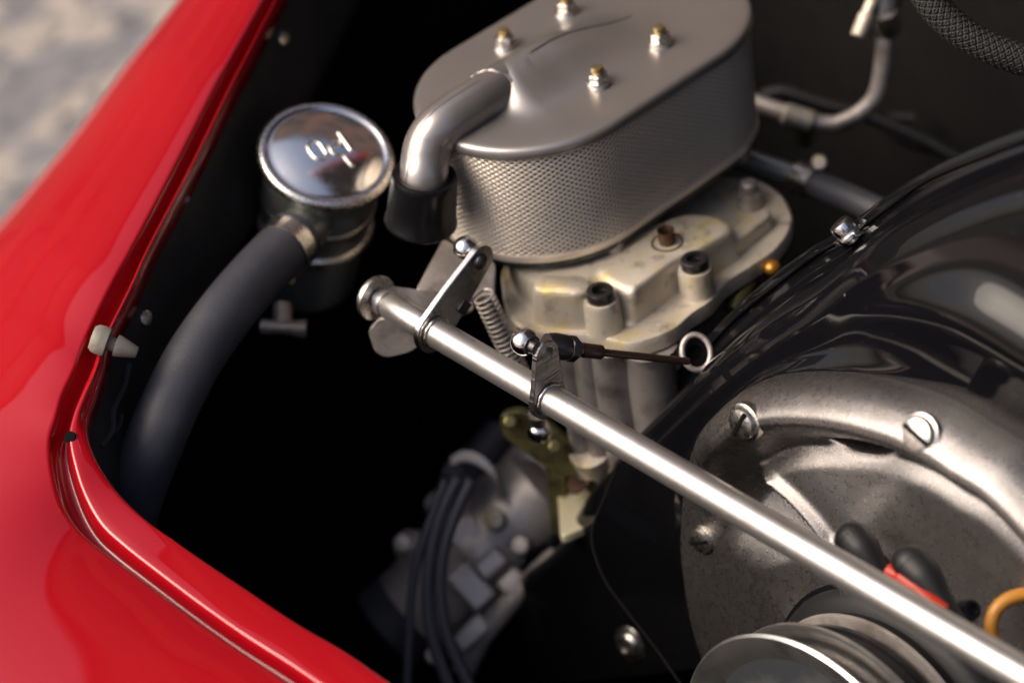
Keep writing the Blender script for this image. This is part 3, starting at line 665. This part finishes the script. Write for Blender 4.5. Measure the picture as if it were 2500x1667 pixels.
build('sealing_bead', M().tube(wav, [1.0 + .15 * math.sin(k * .6) for k in range(len(wav))], 8), BLACK_GLOSS, shroud, smooth=180)
# back skin so that the shroud is a closed box
build('back_skin', M().grid([[p - N * 1.5 for p in seam_s], [p * 1 - N * 70 + E1 * 25 - E2 * 20 for p in seam_s], [en(ctr[0], ctr[1], -60) for p in seam_s]]), BLACK_GLOSS, shroud, smooth=60)
# flange screw standing on the seam
fs_ = P(2068, 566, n=36); fa = nrm(-E1 * .55 + E2 * .62 + N * .35)
sc_ = build('flange_screw', M().lathe(fs_, fa, [(3.6, -5), (3.8, -2.2), (7.2, -2.0), (7.4, -.8), (7.0, 0), (5.6, .2), (5.7, 4.4), (5.0, 5.8), (3, 6.4), (.01, 6.5)], 34), CHROME, shroud)
build('clip_nut', M().box(fs_ - fa * 3.2 + N * 1, np.cross(fa, N), fa, N, (15, 3.0, 8)), ZINC, of(sc_, shroud), bevel=.8)
dsh = [catmull(c, 3) for c in zip(*[catmull(c, 5) for c in zip(*shroud_rows)])]
sp2, sn2 = pick(dsh, 1557, 1572)
sc2 = build('panel_screw', M().lathe(sp2, nrm(sn2 + .2 * nrm(CAM - sp2)), [(10.2, -.6), (10.4, .6), (9.6, 1.4), (7.6, 1.6), (7.2, 3.2), (5.6, 4.6), (3.6, 5.0), (2.2, 4.2), (.01, 4.0)], 40), ZINC, shroud)
build('crease', M().tube(catmull([P(*q, n=62) for q in ((1806, 885), (1840, 902), (1868, 922), (1920, 925), (1990, 915))], 5), 1.1, 8), BLACK_GLOSS, shroud, smooth=180)
# thin wire hanging down the panel
wp = [P(1510, 1130, d=1090), P(1478, 1210, d=1092), P(1447, 1290, d=1095), P(1452, 1350, d=1095), P(1480, 1420, d=1092), P(1530, 1490, d=1088), P(1600, 1580, d=1080), P(1670, 1680, d=1070)]
tag(build('bowden_wire', M().tube(catmull(wp, 6), .8, 8), BAY_DEEP), 'thin black wire curving down the face of the black shroud', 'wire')

# ================================================================== cast fan inlet cover
ridge = [np.array([p @ E1, p @ E2]) for p in (P(x, y, n=NB0 + 8) for x, y in ((1770, 1120), (1810, 1146), (1860, 1170), (1915, 1208), (1970, 1262), (2018, 1325), (2050, 1400), (2065, 1500)))]
ridge = [np.array(q) for q in catmull(ridge, 5)]
crease = [np.array([p @ E1, p @ E2]) for p in (P(x, y, n=NB0 + 8) for x, y in ((2080, 1270), (2150, 1205), (2210, 1155), (2290, 1090)))]
def sdist(x, y, pl_):
    best = np.full(np.shape(x), 1e9); sg = np.zeros(np.shape(x))
    for a_, b_ in zip(pl_[:-1], pl_[1:]):
        e = b_ - a_; t_ = np.clip(((x - a_[0]) * e[0] + (y - a_[1]) * e[1]) / (e @ e), 0, 1)
        d_ = np.hypot(x - a_[0] - e[0] * t_, y - a_[1] - e[1] * t_); c_ = e[0] * (y - a_[1]) - e[1] * (x - a_[0])
        m_ = d_ < best; best = np.where(m_, d_, best); sg = np.where(m_, c_, sg)
    return np.copysign(best, sg)
def ss(a_, b_, x): x = np.clip((x - a_) / (b_ - a_), 0, 1); return x * x * (3 - 2 * x)
hole = [(2008, 1080), (2060, 1076), (2120, 1074), (2182, 1080), (2196, 1092), (2172, 1110), (2120, 1120), (2070, 1112), (2030, 1094)]
hole_pl = [np.array([p @ E1, p @ E2]) for p in catmull([P(x, y, n=NB0 + 8) for x, y in hole], 4, closed=True)]
hole_pl.append(hole_pl[0])
def inpoly(x, y, pl_):
    c = np.zeros(np.shape(x), bool)
    for (x1_, y1_), (x2_, y2_) in zip(pl_[:-1], pl_[1:]):
        if abs(y2_ - y1_) < 1e-9: continue
        c ^= ((y1_ > y) != (y2_ > y)) & (x < (x2_ - x1_) * (y - y1_) / (y2_ - y1_) + x1_)
    return c
def cast_h(x, y):
    f_ = np.degrees(np.arctan2(y - ctr[1], x - ctr[0])) % 360; rho = np.hypot(x - ctr[0], y - ctr[1])
    D = np.interp(f_, np.concatenate([[ang[-1] - 360], ang, [ang[0] + 360]]), np.concatenate([[rr_[-1]], rr_, [rr_[0]]])) - rho
    amp = np.where(f_ < 270, 1 - ss(143, 172, f_), 1.0)
    h = amp * 22 * ss(-8, 13, D) * ss(35, 15, D)
    s1 = sdist(x, y, ridge); in2 = ss(28, 44, D); w_ = ss(-1.2, 2.6, s1); f0 = ss(190, 216, x)
    h = h + in2 * (w_ * f0 * (8 - 5 * ss(10, 60, s1)) + 5.0 * f0 * np.exp(-((s1 - 2.6) / 3.0) ** 2) - (1 - w_) * 11 * ss(-60, -8, s1) - w_ * (1 - f0) * 2)
    s2 = sdist(x, y, crease)
    h = h + in2 * w_ * (1.6 * ss(7, -7, s2) * ss(70, 10, np.abs(s2)))
    h = h - np.where(D < 5, 7 * (1 - np.sqrt(np.clip(1 - (1 - np.clip(D, 0, 5) / 5) ** 2, 0, 1))), 0)
    dh = np.abs(sdist(x, y, hole_pl)); ins = inpoly(x, y, hole_pl); sd_ = np.where(ins, dh, -dh)
    return h - 26 * ss(-.6, 2.2, sd_) - 1.2 * np.exp(-(sd_ / 2.0) ** 2)
cast = thing('fan_inlet_cover', 'rough cast aluminium cover with rounded rim and slotted screws', 'engine cover', en(ctr[0], ctr[1] - 140, 80))
NPH = 420
rfr = np.array(list(np.linspace(.28, .70, 40)) + list(np.linspace(.704, .965, 78)) + list(np.linspace(.968, 1.0, 14)))
phi = np.arange(NPH) * 360.0 / NPH; Rr = np.array([Rphi(f_) for f_ in phi])
gx_ = ctr[0] + np.cos(np.radians(phi))[None] * Rr[None] * rfr[:, None]; gy_ = ctr[1] + np.sin(np.radians(phi))[None] * Rr[None] * rfr[:, None]
gh_ = NB0 + cast_h(gx_, gy_)
G = gx_[..., None] * E1 + gy_[..., None] * E2 + gh_[..., None] * N
rows = [list(r_) for r_ in G]; rows.append([p - N * 16 for p in rows[-1]])
cast_rows = rows
build('casting', M().grid(rows, cu=True), CAST, cast, smooth=180)
ho = [en(x, y, NB0 - 5) for x, y in hole_pl[:-1]]
build('opening', M().add([p + (sum(ho) / len(ho) - p) * -.06 for p in ho], [tuple(range(len(ho)))]), VOID, cast)  # black sheet put in for the shade inside the opening
dc_ = [[np.array(p) for p in r_] for r_ in cast_rows[:-1]]
for px, py, r_, ro_ in ((1818, 1030, 7.6, 1.2), (2240, 1056, 7.4, -.25), (1712, 1320, 6.4, .55)):
    p, n_ = pick(dc_, px, py); n_ = nrm(n_ * (.6 if px > 1750 else 0) + N)
    b = build('slotted_screw', M().lathe(p - n_ * .5, n_, [(r_ + 1.6, -3), (r_ + 1.6, .5), (r_ + .6, .9), (r_ + .1, .3), (r_, 2.2), (r_ * .92, 3.4), (r_ * .6, 4.0), (.01, 4.2)], 34), ZINC, cast)
    x, y, z = frame(n_); d = x * math.cos(ro_) + y * math.sin(ro_)
    build('slot', M().box(p + n_ * 3.6, d, np.cross(n_, d), n_, (r_ * 1.85, r_ * .24, 1.2)), VOID, of(b, cast))  # black bar drawn for the shade in the screw slot

# ================================================================== generator, pulley and belt
AX = (308.0, -212.0)
gen = thing('generator', 'black generator body below the cross rod with two rubber boots', 'generator', en(AX[0], AX[1] - 75, 60))
build('housing', M().lathe(en(*AX, 0), N, [(70, 70), (70, 88), (69, 95), (66, 99), (60, 101), (60, 104), (30, 105)], 90, hint=E2), SATIN, gen)
build('end_band', M().lathe(en(*AX, 0), N, [(70.2, 89), (71.4, 89.6), (71.4, 92.6), (69.6, 93.4)], 90, hint=E2, caps=False), RUBBER, gen)
pul = thing('pulley', 'plated two disc belt pulley in the lower right corner', 'pulley', en(AX[0], AX[1] - 70, 108))
build('inner_ring', M().lathe(en(*AX, 0), N, [(58, 105.5), (61.6, 106), (62.6, 107.6), (62.0, 109.2), (58, 109.6), (30, 110)], 120, hint=E2), CARB_G, pul)
build('rear_disc', M().lathe(en(*AX, 0), N, [(30, 124), (60, 125), (66, 129), (68.6, 131.5), (69.4, 132.8), (69.0, 134.2), (66.6, 134.2), (62, 132), (54, 126), (30, 125)], 140, hint=E2), PULLEY, pul)
build('front_disc', M().lathe(en(*AX, 0), N, [(30, 140), (54, 143), (66, 150.5), (71, 152), (73, 153), (73.4, 154.4), (72.2, 155.4), (68, 154.6), (62, 151.5), (54, 146), (44, 143.5), (20, 143)], 140, hint=E2), PULLEY, pul)
build('spacer_hub', M().lathe(en(*AX, 0), N, [(58, 124), (60.5, 128), (61.5, 133), (60.5, 139), (58, 146)], 90, hint=E2), DARKSTEEL, pul)
build('face_plate', M().lathe(en(*AX, 0), N, [(64, 149.8), (61, 146), (57, 145.0), (30, 144.6), (10, 144.6)], 100, hint=E2), DULL, pul)
hb = P(1945, 1655, n=146)
build('hub_hole', M().lathe(hb, N, [(6.5, -.6), (6.5, .5), (5.8, .9), (5.0, .6), (4.8, -.3), (.01, -.3)], 30), VOID, pul)
bl = []
blt = thing('fan_belt', 'black rubber drive belt in the pulley groove', 'belt', en(AX[0], AX[1] - 60, 118))
build('belt', M().lathe(en(*AX, 0), N, [(54, 110.5), (57.0, 111), (58.6, 113), (58.6, 120), (57.6, 122), (54, 122.6)], 120, hint=E2), SATIN, blt)
build('rib', M().lathe(en(*AX, 0), N, [(58, 113.4), (60.2, 114.4), (60.2, 116.4), (58, 117.4)], 120, hint=E2, caps=False), RUBBER, blt)
# terminals on the generator
def boot(name, px, ds, rs, label):
    pts = catmull([P(x, y, d=q) for (x, y), q in zip(px, ds)], 6); rr = list(np.interp(np.linspace(0, 1, len(pts)), np.linspace(0, 1, len(rs)), rs))
    t_ = thing(name, label, 'rubber boot', pts[-1])
    b_ = build('sheath', M().tube(pts, rr, 28).sphere(pts[0], rr[0], 24, 14), SATIN, t_, smooth=180)
    return t_, pts
boot('terminal_boot', [(2085, 1318), (2105, 1345), (2140, 1395), (2185, 1440)], [936, 932, 928, 924], [8.6, 8.4, 6.2, 4.6], 'short black rubber boot with round end nearest the cast ridge')
bt2, bp2 = boot('terminal_boot', [(2225, 1378), (2255, 1410), (2290, 1465), (2335, 1530), (2390, 1580)], [912, 908, 904, 899, 894], [8.8, 8.4, 6.4, 5.8, 5.0], 'long black rubber boot arching over the red insulator')
build('collar', M().lathe(P(2165, 1385, d=930), nrm(P(2200, 1420, d=926) - P(2140, 1360, d=934)), [(3, -4), (4.6, -4), (4.9, 0), (4.6, 4), (3, 4)], 20), RUBBER, gen)
build('collar', M().lathe(P(2365, 1490, d=905), nrm(V(.3, -.6, .7)), [(4.6, -6), (4.9, 0), (4.2, 3.4), (2.8, 3.6), (2.4, 1.5), (.01, 1.5)], 20), RUBBER, gen)
tag(build('red_insulator', M().tube(catmull([P(2170, 1395, d=915), P(2200, 1412, d=911), P(2245, 1445, d=905), P(2300, 1500, d=898)], 6), [4.4] * 6 + [5.4] * 6 + [5.0] * 7, 20), REDP), 'small red plastic insulator between the cross rod and the boots', 'insulator')
tag(build('brown_wire', M().tube(catmull([P(2440, 1590, d=905), P(2420, 1540, d=903), P(2430, 1490, d=902), P(2470, 1458, d=902), P(2530, 1450, d=902), P(2620, 1470, d=900)], 8), 3.0, 16), WIRE, smooth=180), 'bent brown insulated wire at the right edge above the rod', 'wire')

# ================================================================== lower linkage below the rod
lk = thing('lower_linkage', 'yellow plated linkage bracket seen below the rod', 'linkage', P(1400, 1300, d=1195))
plate('bracket', [(1360, 1190), (1385, 1165), (1425, 1178), (1455, 1160), (1512, 1160), (1505, 1240), (1440, 1280), (1368, 1312)], [1200, 1206, 1202, 1206, 1204, 1176, 1166, 1160], 5, YELLOW, lk, 5)
build('bracket_hole', M().lathe(P(1408, 1182, d=1180), nrm(CAM - P(1408, 1182, d=1180)), [(5.5, -2), (5.5, 1.5), (.01, 1.5)], 20), RUST, lk)
plate('side_plate', [(1330, 1120), (1380, 1170), (1372, 1312), (1345, 1300)], [1190, 1186, 1200, 1206], 4, OLIVE, lk, 3)
plate('arm', [(1215, 1015), (1270, 1000), (1340, 1035), (1415, 1110), (1420, 1160), (1370, 1165), (1290, 1110), (1225, 1065)], [1150, 1148, 1146, 1150, 1158, 1164, 1160, 1156], 5, OLIVE, lk, 6)
build('ball', M().sphere(P(1316, 1052, d=1122), 6.8, 26, 16), CHROME, lk)
build('stud', M().tube([P(1316, 1055, d=1124), P(1310, 1010, d=1112)], 4.4, 18), ZINC, lk)
p = P(1440, 1100, d=1150); build('bush', M().lathe(p, nrm(Z + .25 * A), [(11, -12), (11.5, -6), (11.5, 0), (8, .6), (.01, .6)], 30), CARB, lk)
for q in ((1245, 1030), (1355, 1090)): build('nut', M().lathe(P(*q, d=1142), nrm(CAM - P(*q, d=1142)), [(4.4, -3), (4.4, 2), (3, 3), (.01, 3)], 6), OLIVE, lk, bevel=.5)

# ================================================================== casting and cables deep in the bay
man = thing('manifold_casting', 'blurred grey cast manifold deep in the bay behind the cables', 'manifold', P(1100, 1560, d=1334))
m0, m1 = P(1290, 1235, d=1287), P(965, 1530, d=1294); md = nrm(m1 - m0); ml = np.linalg.norm(m1 - m0)
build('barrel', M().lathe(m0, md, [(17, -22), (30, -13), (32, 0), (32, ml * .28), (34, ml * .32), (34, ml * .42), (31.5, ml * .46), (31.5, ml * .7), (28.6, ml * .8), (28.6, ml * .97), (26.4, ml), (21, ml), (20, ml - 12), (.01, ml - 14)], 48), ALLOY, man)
build('open_end', M().lathe(m1, md, [(28, -15), (29.7, -13), (29.7, 3), (27.3, 5), (20.4, 5), (19.6, -6), (.01, -8)], 48), HOSE, man)
u0_, u1_ = P(1140, 1140, d=1308), P(1350, 1215, d=1297)
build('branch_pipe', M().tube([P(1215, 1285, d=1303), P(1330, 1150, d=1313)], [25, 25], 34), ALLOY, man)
build('branch_pipe', M().tube([P(1120, 1190, d=1334), P(1230, 1060, d=1350)], [13, 13], 26), HOSE, man)
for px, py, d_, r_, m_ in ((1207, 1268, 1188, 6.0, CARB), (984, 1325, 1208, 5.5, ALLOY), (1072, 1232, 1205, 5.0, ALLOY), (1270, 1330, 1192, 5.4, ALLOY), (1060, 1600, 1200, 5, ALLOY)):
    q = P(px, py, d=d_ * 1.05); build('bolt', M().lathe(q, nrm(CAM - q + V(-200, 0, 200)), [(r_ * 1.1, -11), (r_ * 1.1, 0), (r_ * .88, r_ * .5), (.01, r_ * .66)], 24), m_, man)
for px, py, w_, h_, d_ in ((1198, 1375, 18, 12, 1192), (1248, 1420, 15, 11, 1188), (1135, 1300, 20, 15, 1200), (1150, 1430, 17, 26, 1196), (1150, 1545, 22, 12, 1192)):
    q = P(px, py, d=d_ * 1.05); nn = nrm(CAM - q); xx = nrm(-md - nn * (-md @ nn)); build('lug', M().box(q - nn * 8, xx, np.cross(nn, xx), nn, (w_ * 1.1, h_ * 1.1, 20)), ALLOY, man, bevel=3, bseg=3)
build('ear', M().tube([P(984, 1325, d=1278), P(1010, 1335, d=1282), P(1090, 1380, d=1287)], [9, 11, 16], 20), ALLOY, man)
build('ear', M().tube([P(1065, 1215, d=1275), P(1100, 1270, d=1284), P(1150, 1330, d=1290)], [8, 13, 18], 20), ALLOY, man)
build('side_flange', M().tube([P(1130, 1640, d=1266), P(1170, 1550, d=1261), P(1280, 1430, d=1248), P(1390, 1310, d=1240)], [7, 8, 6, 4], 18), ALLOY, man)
cb = thing('cable_guide', 'thin curved metal guide plate above the black cables', 'guide', P(1180, 1200, d=1261))
pts = [P(x, y, d=d_ * 1.05) for x, y, d_ in ((1100, 1128, 1190), (1130, 1112, 1188), (1170, 1122, 1186), (1205, 1155, 1186), (1222, 1205, 1188))]
pa = catmull(pts, 6); vv = nrm(CAM - pts[2])
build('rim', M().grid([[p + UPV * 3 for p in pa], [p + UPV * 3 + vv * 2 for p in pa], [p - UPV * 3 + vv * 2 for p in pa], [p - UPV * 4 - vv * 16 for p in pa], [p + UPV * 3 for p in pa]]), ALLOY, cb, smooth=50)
build('grommet', M().tube([P(1085, 1150, d=1252), P(1120, 1165, d=1250), P(1160, 1185, d=1250)], [6, 9, 6], 18), HOSE, cb)
for pts, r_, lab in (([(1150, 1170), (1110, 1260), (1082, 1350), (1075, 1450), (1092, 1550), (1135, 1650), (1170, 1720)], 3.3, 'rightmost of the black cables hanging in front of the manifold'),
                ([(1118, 1165), (1075, 1260), (1050, 1360), (1043, 1470), (1060, 1570), (1092, 1660), (1120, 1730)], 3.5, 'middle black cable hanging in front of the manifold'),
                ([(1088, 1170), (1050, 1270), (1018, 1370), (1003, 1470), (998, 1570), (994, 1660), (990, 1730)], 2.6, 'leftmost and thinnest black cable hanging in front of the manifold')):
    tag(build('ignition_cable', M().tube(catmull([P(x, y, d=1205) for x, y in pts], 8), r_ * 1.07, 14), CABLE, smooth=180), lab, 'cable', 'ignition cables')
tag(build('floor_bolt', M().lathe(P(652, 1430, z=-436), Z, [(7, -1), (7, 3), (5.5, 4), (5.2, 9), (3, 10), (.01, 10)], 20), CARB_G), 'small dim bolt head in the dark beyond the rear lip', 'bolt')

# ================================================================== pipes at the back right
fp = thing('fuel_pipe', 'grey metal fuel pipe bent upward behind the air filter', 'pipe', P(1970, 320, d=1265))
pts = [(2162, 62, 1235), (2158, 130, 1240), (2150, 195, 1248), (2132, 245, 1254), (2085, 285, 1260), (2030, 304, 1265), (1965, 292, 1268), (1900, 270, 1272), (1830, 246, 1278)]
build('pipe', M().tube(catmull([P(x, y, d=q) for x, y, q in pts], 6), 5.2, 22), CARB_G, fp)
build('union_nut', M().lathe(P(1948, 287, d=1262), nrm(P(1990, 300, d=1262) - P(1900, 272, d=1262)), [(5, -9), (6.4, -8), (6.4, 8), (5, 9)], 24), CARB, fp)
q = P(2162, 52, d=1232); build('clamp_band', M().lathe(q, nrm(Z + .2 * A), [(8.4, -7), (8.8, -6), (8.8, 7), (8.4, 8)], 30), ZINC, fp)
q = P(2108, 55, d=1225); build('clamp_screw', M().lathe(q, nrm(UPV + .4 * RGT), [(4, -9), (4.4, -8), (4.4, 4), (3.4, 5), (3.4, 14), (4.6, 14.5), (4.6, 18), (.01, 18)], 18), CARB, fp)
build('upper_hose', M().tube([P(2162, 48, d=1232), P(2168, 0, d=1228), P(2176, -60, d=1224)], 7.4, 22), HOSE, fp)
build('bracket_leg', M().tube([P(1962, 300, d=1266), P(1965, 350, d=1275)], [7, 5], 16), OLIVE, fp)
bp_ = thing('balance_pipe', 'thin dark pipe arching behind the grey fuel pipe', 'pipe', P(1990, 265, d=1320))
build('pipe', M().tube(catmull([P(x, y, d=1315) for x, y in ((1860, 235), (1910, 225), (1960, 238), (2020, 258), (2080, 272), (2160, 300), (2260, 345), (2380, 410))], 6), 4.6, 18), DARKSTEEL, bp_)
hs = thing('fuel_hose', 'black rubber hose with metal clamp running behind the shroud', 'hose', P(2100, 500, d=1180))
hq = [P(x, y, d=q) for x, y, q in ((1790, 380, 1215), (1850, 400, 1210), (1910, 420, 1203), (1960, 438, 1197), (2040, 470, 1185), (2120, 505, 1172), (2230, 560, 1155), (2330, 610, 1140))]
build('metal_pipe', M().tube(hq[:4], 6.6, 22), CANM, hs)
build('rubber', M().tube(catmull(hq[3:], 5), 8.0, 24), HOSE, hs)
hd = nrm(hq[4] - hq[3]); build('clamp', M().lathe(hq[3] + hd * 1, hd, [(8.4, -6.5), (9.0, -6), (9.0, 6), (8.4, 6.5)], 30), ZINC, hs)
q = P(2000, 396, d=1188); build('clamp_screw', M().lathe(q, nrm(CAM - q), [(4.6, -8), (4.6, 1), (3.6, 2.4), (.01, 2.6)], 18), CARB, hs)
q = P(1806, 385, d=1195); build('olive', M().sphere(q, 4.8, 16, 10), CARB, hs)
fc = thing('fuse_clip', 'small dull metal clip on the dark firewall', 'clip', P(2240, 350, d=1330))
build('clip', M().tube([P(2180, 330, d=1330), P(2230, 350, d=1328), P(2285, 368, d=1325)], [3, 4, 3.6], 14), DARKSTEEL, fc)
build('tab', M().tube([P(2170, 285, d=1335), P(2230, 290, d=1335)], [3, 4], 14), DARKSTEEL, fc)
# braided hose, in focus at the top right corner
bh = thing('braided_hose', 'black woven braided hose curving through the top right corner', 'hose', P(2500, 200, d=985))
bpth = catmull([P(x, y, d=982) for x, y in ((2150, -230), (2205, -110), (2255, -20), (2310, 48), (2385, 102), (2470, 138), (2580, 168), (2720, 190))], 26)
build('core', M().tube(bpth, 6.2, 24), SATIN, bh)
tg = [nrm(bpth[min(i + 1, len(bpth) - 1)] - bpth[max(i - 1, 0)]) for i in range(len(bpth))]
xs = []; x = frame(tg[0])[0]
for i in range(len(bpth)):
    x = nrm(x - tg[i] * (x @ tg[i])); xs.append(x)
arc = np.concatenate([[0], np.cumsum([np.linalg.norm(bpth[i + 1] - bpth[i]) for i in range(len(bpth) - 1)])])
BRAID = mat('braid_yarn', (0.009, 0.0088, 0.0085), 0.55, spec=0.5, bump=[(2500, .5, 3)])
for sg in (1, -1):
    for j in range(18):
        pts = []
        for i in range(len(bpth)):
            a_ = sg * arc[i] / 5.2 + 2 * math.pi * j / 18; y = np.cross(tg[i], xs[i])
            rr = 6.6 + .4 * math.sin(arc[i] / 5.2 * 18 + (0 if sg > 0 else math.pi) + j * math.pi)
            pts.append(bpth[i] + (xs[i] * math.cos(a_) + y * math.sin(a_)) * rr)
        build('braid_strand', M().tube(pts, .72, 6), BRAID, bh, smooth=180)
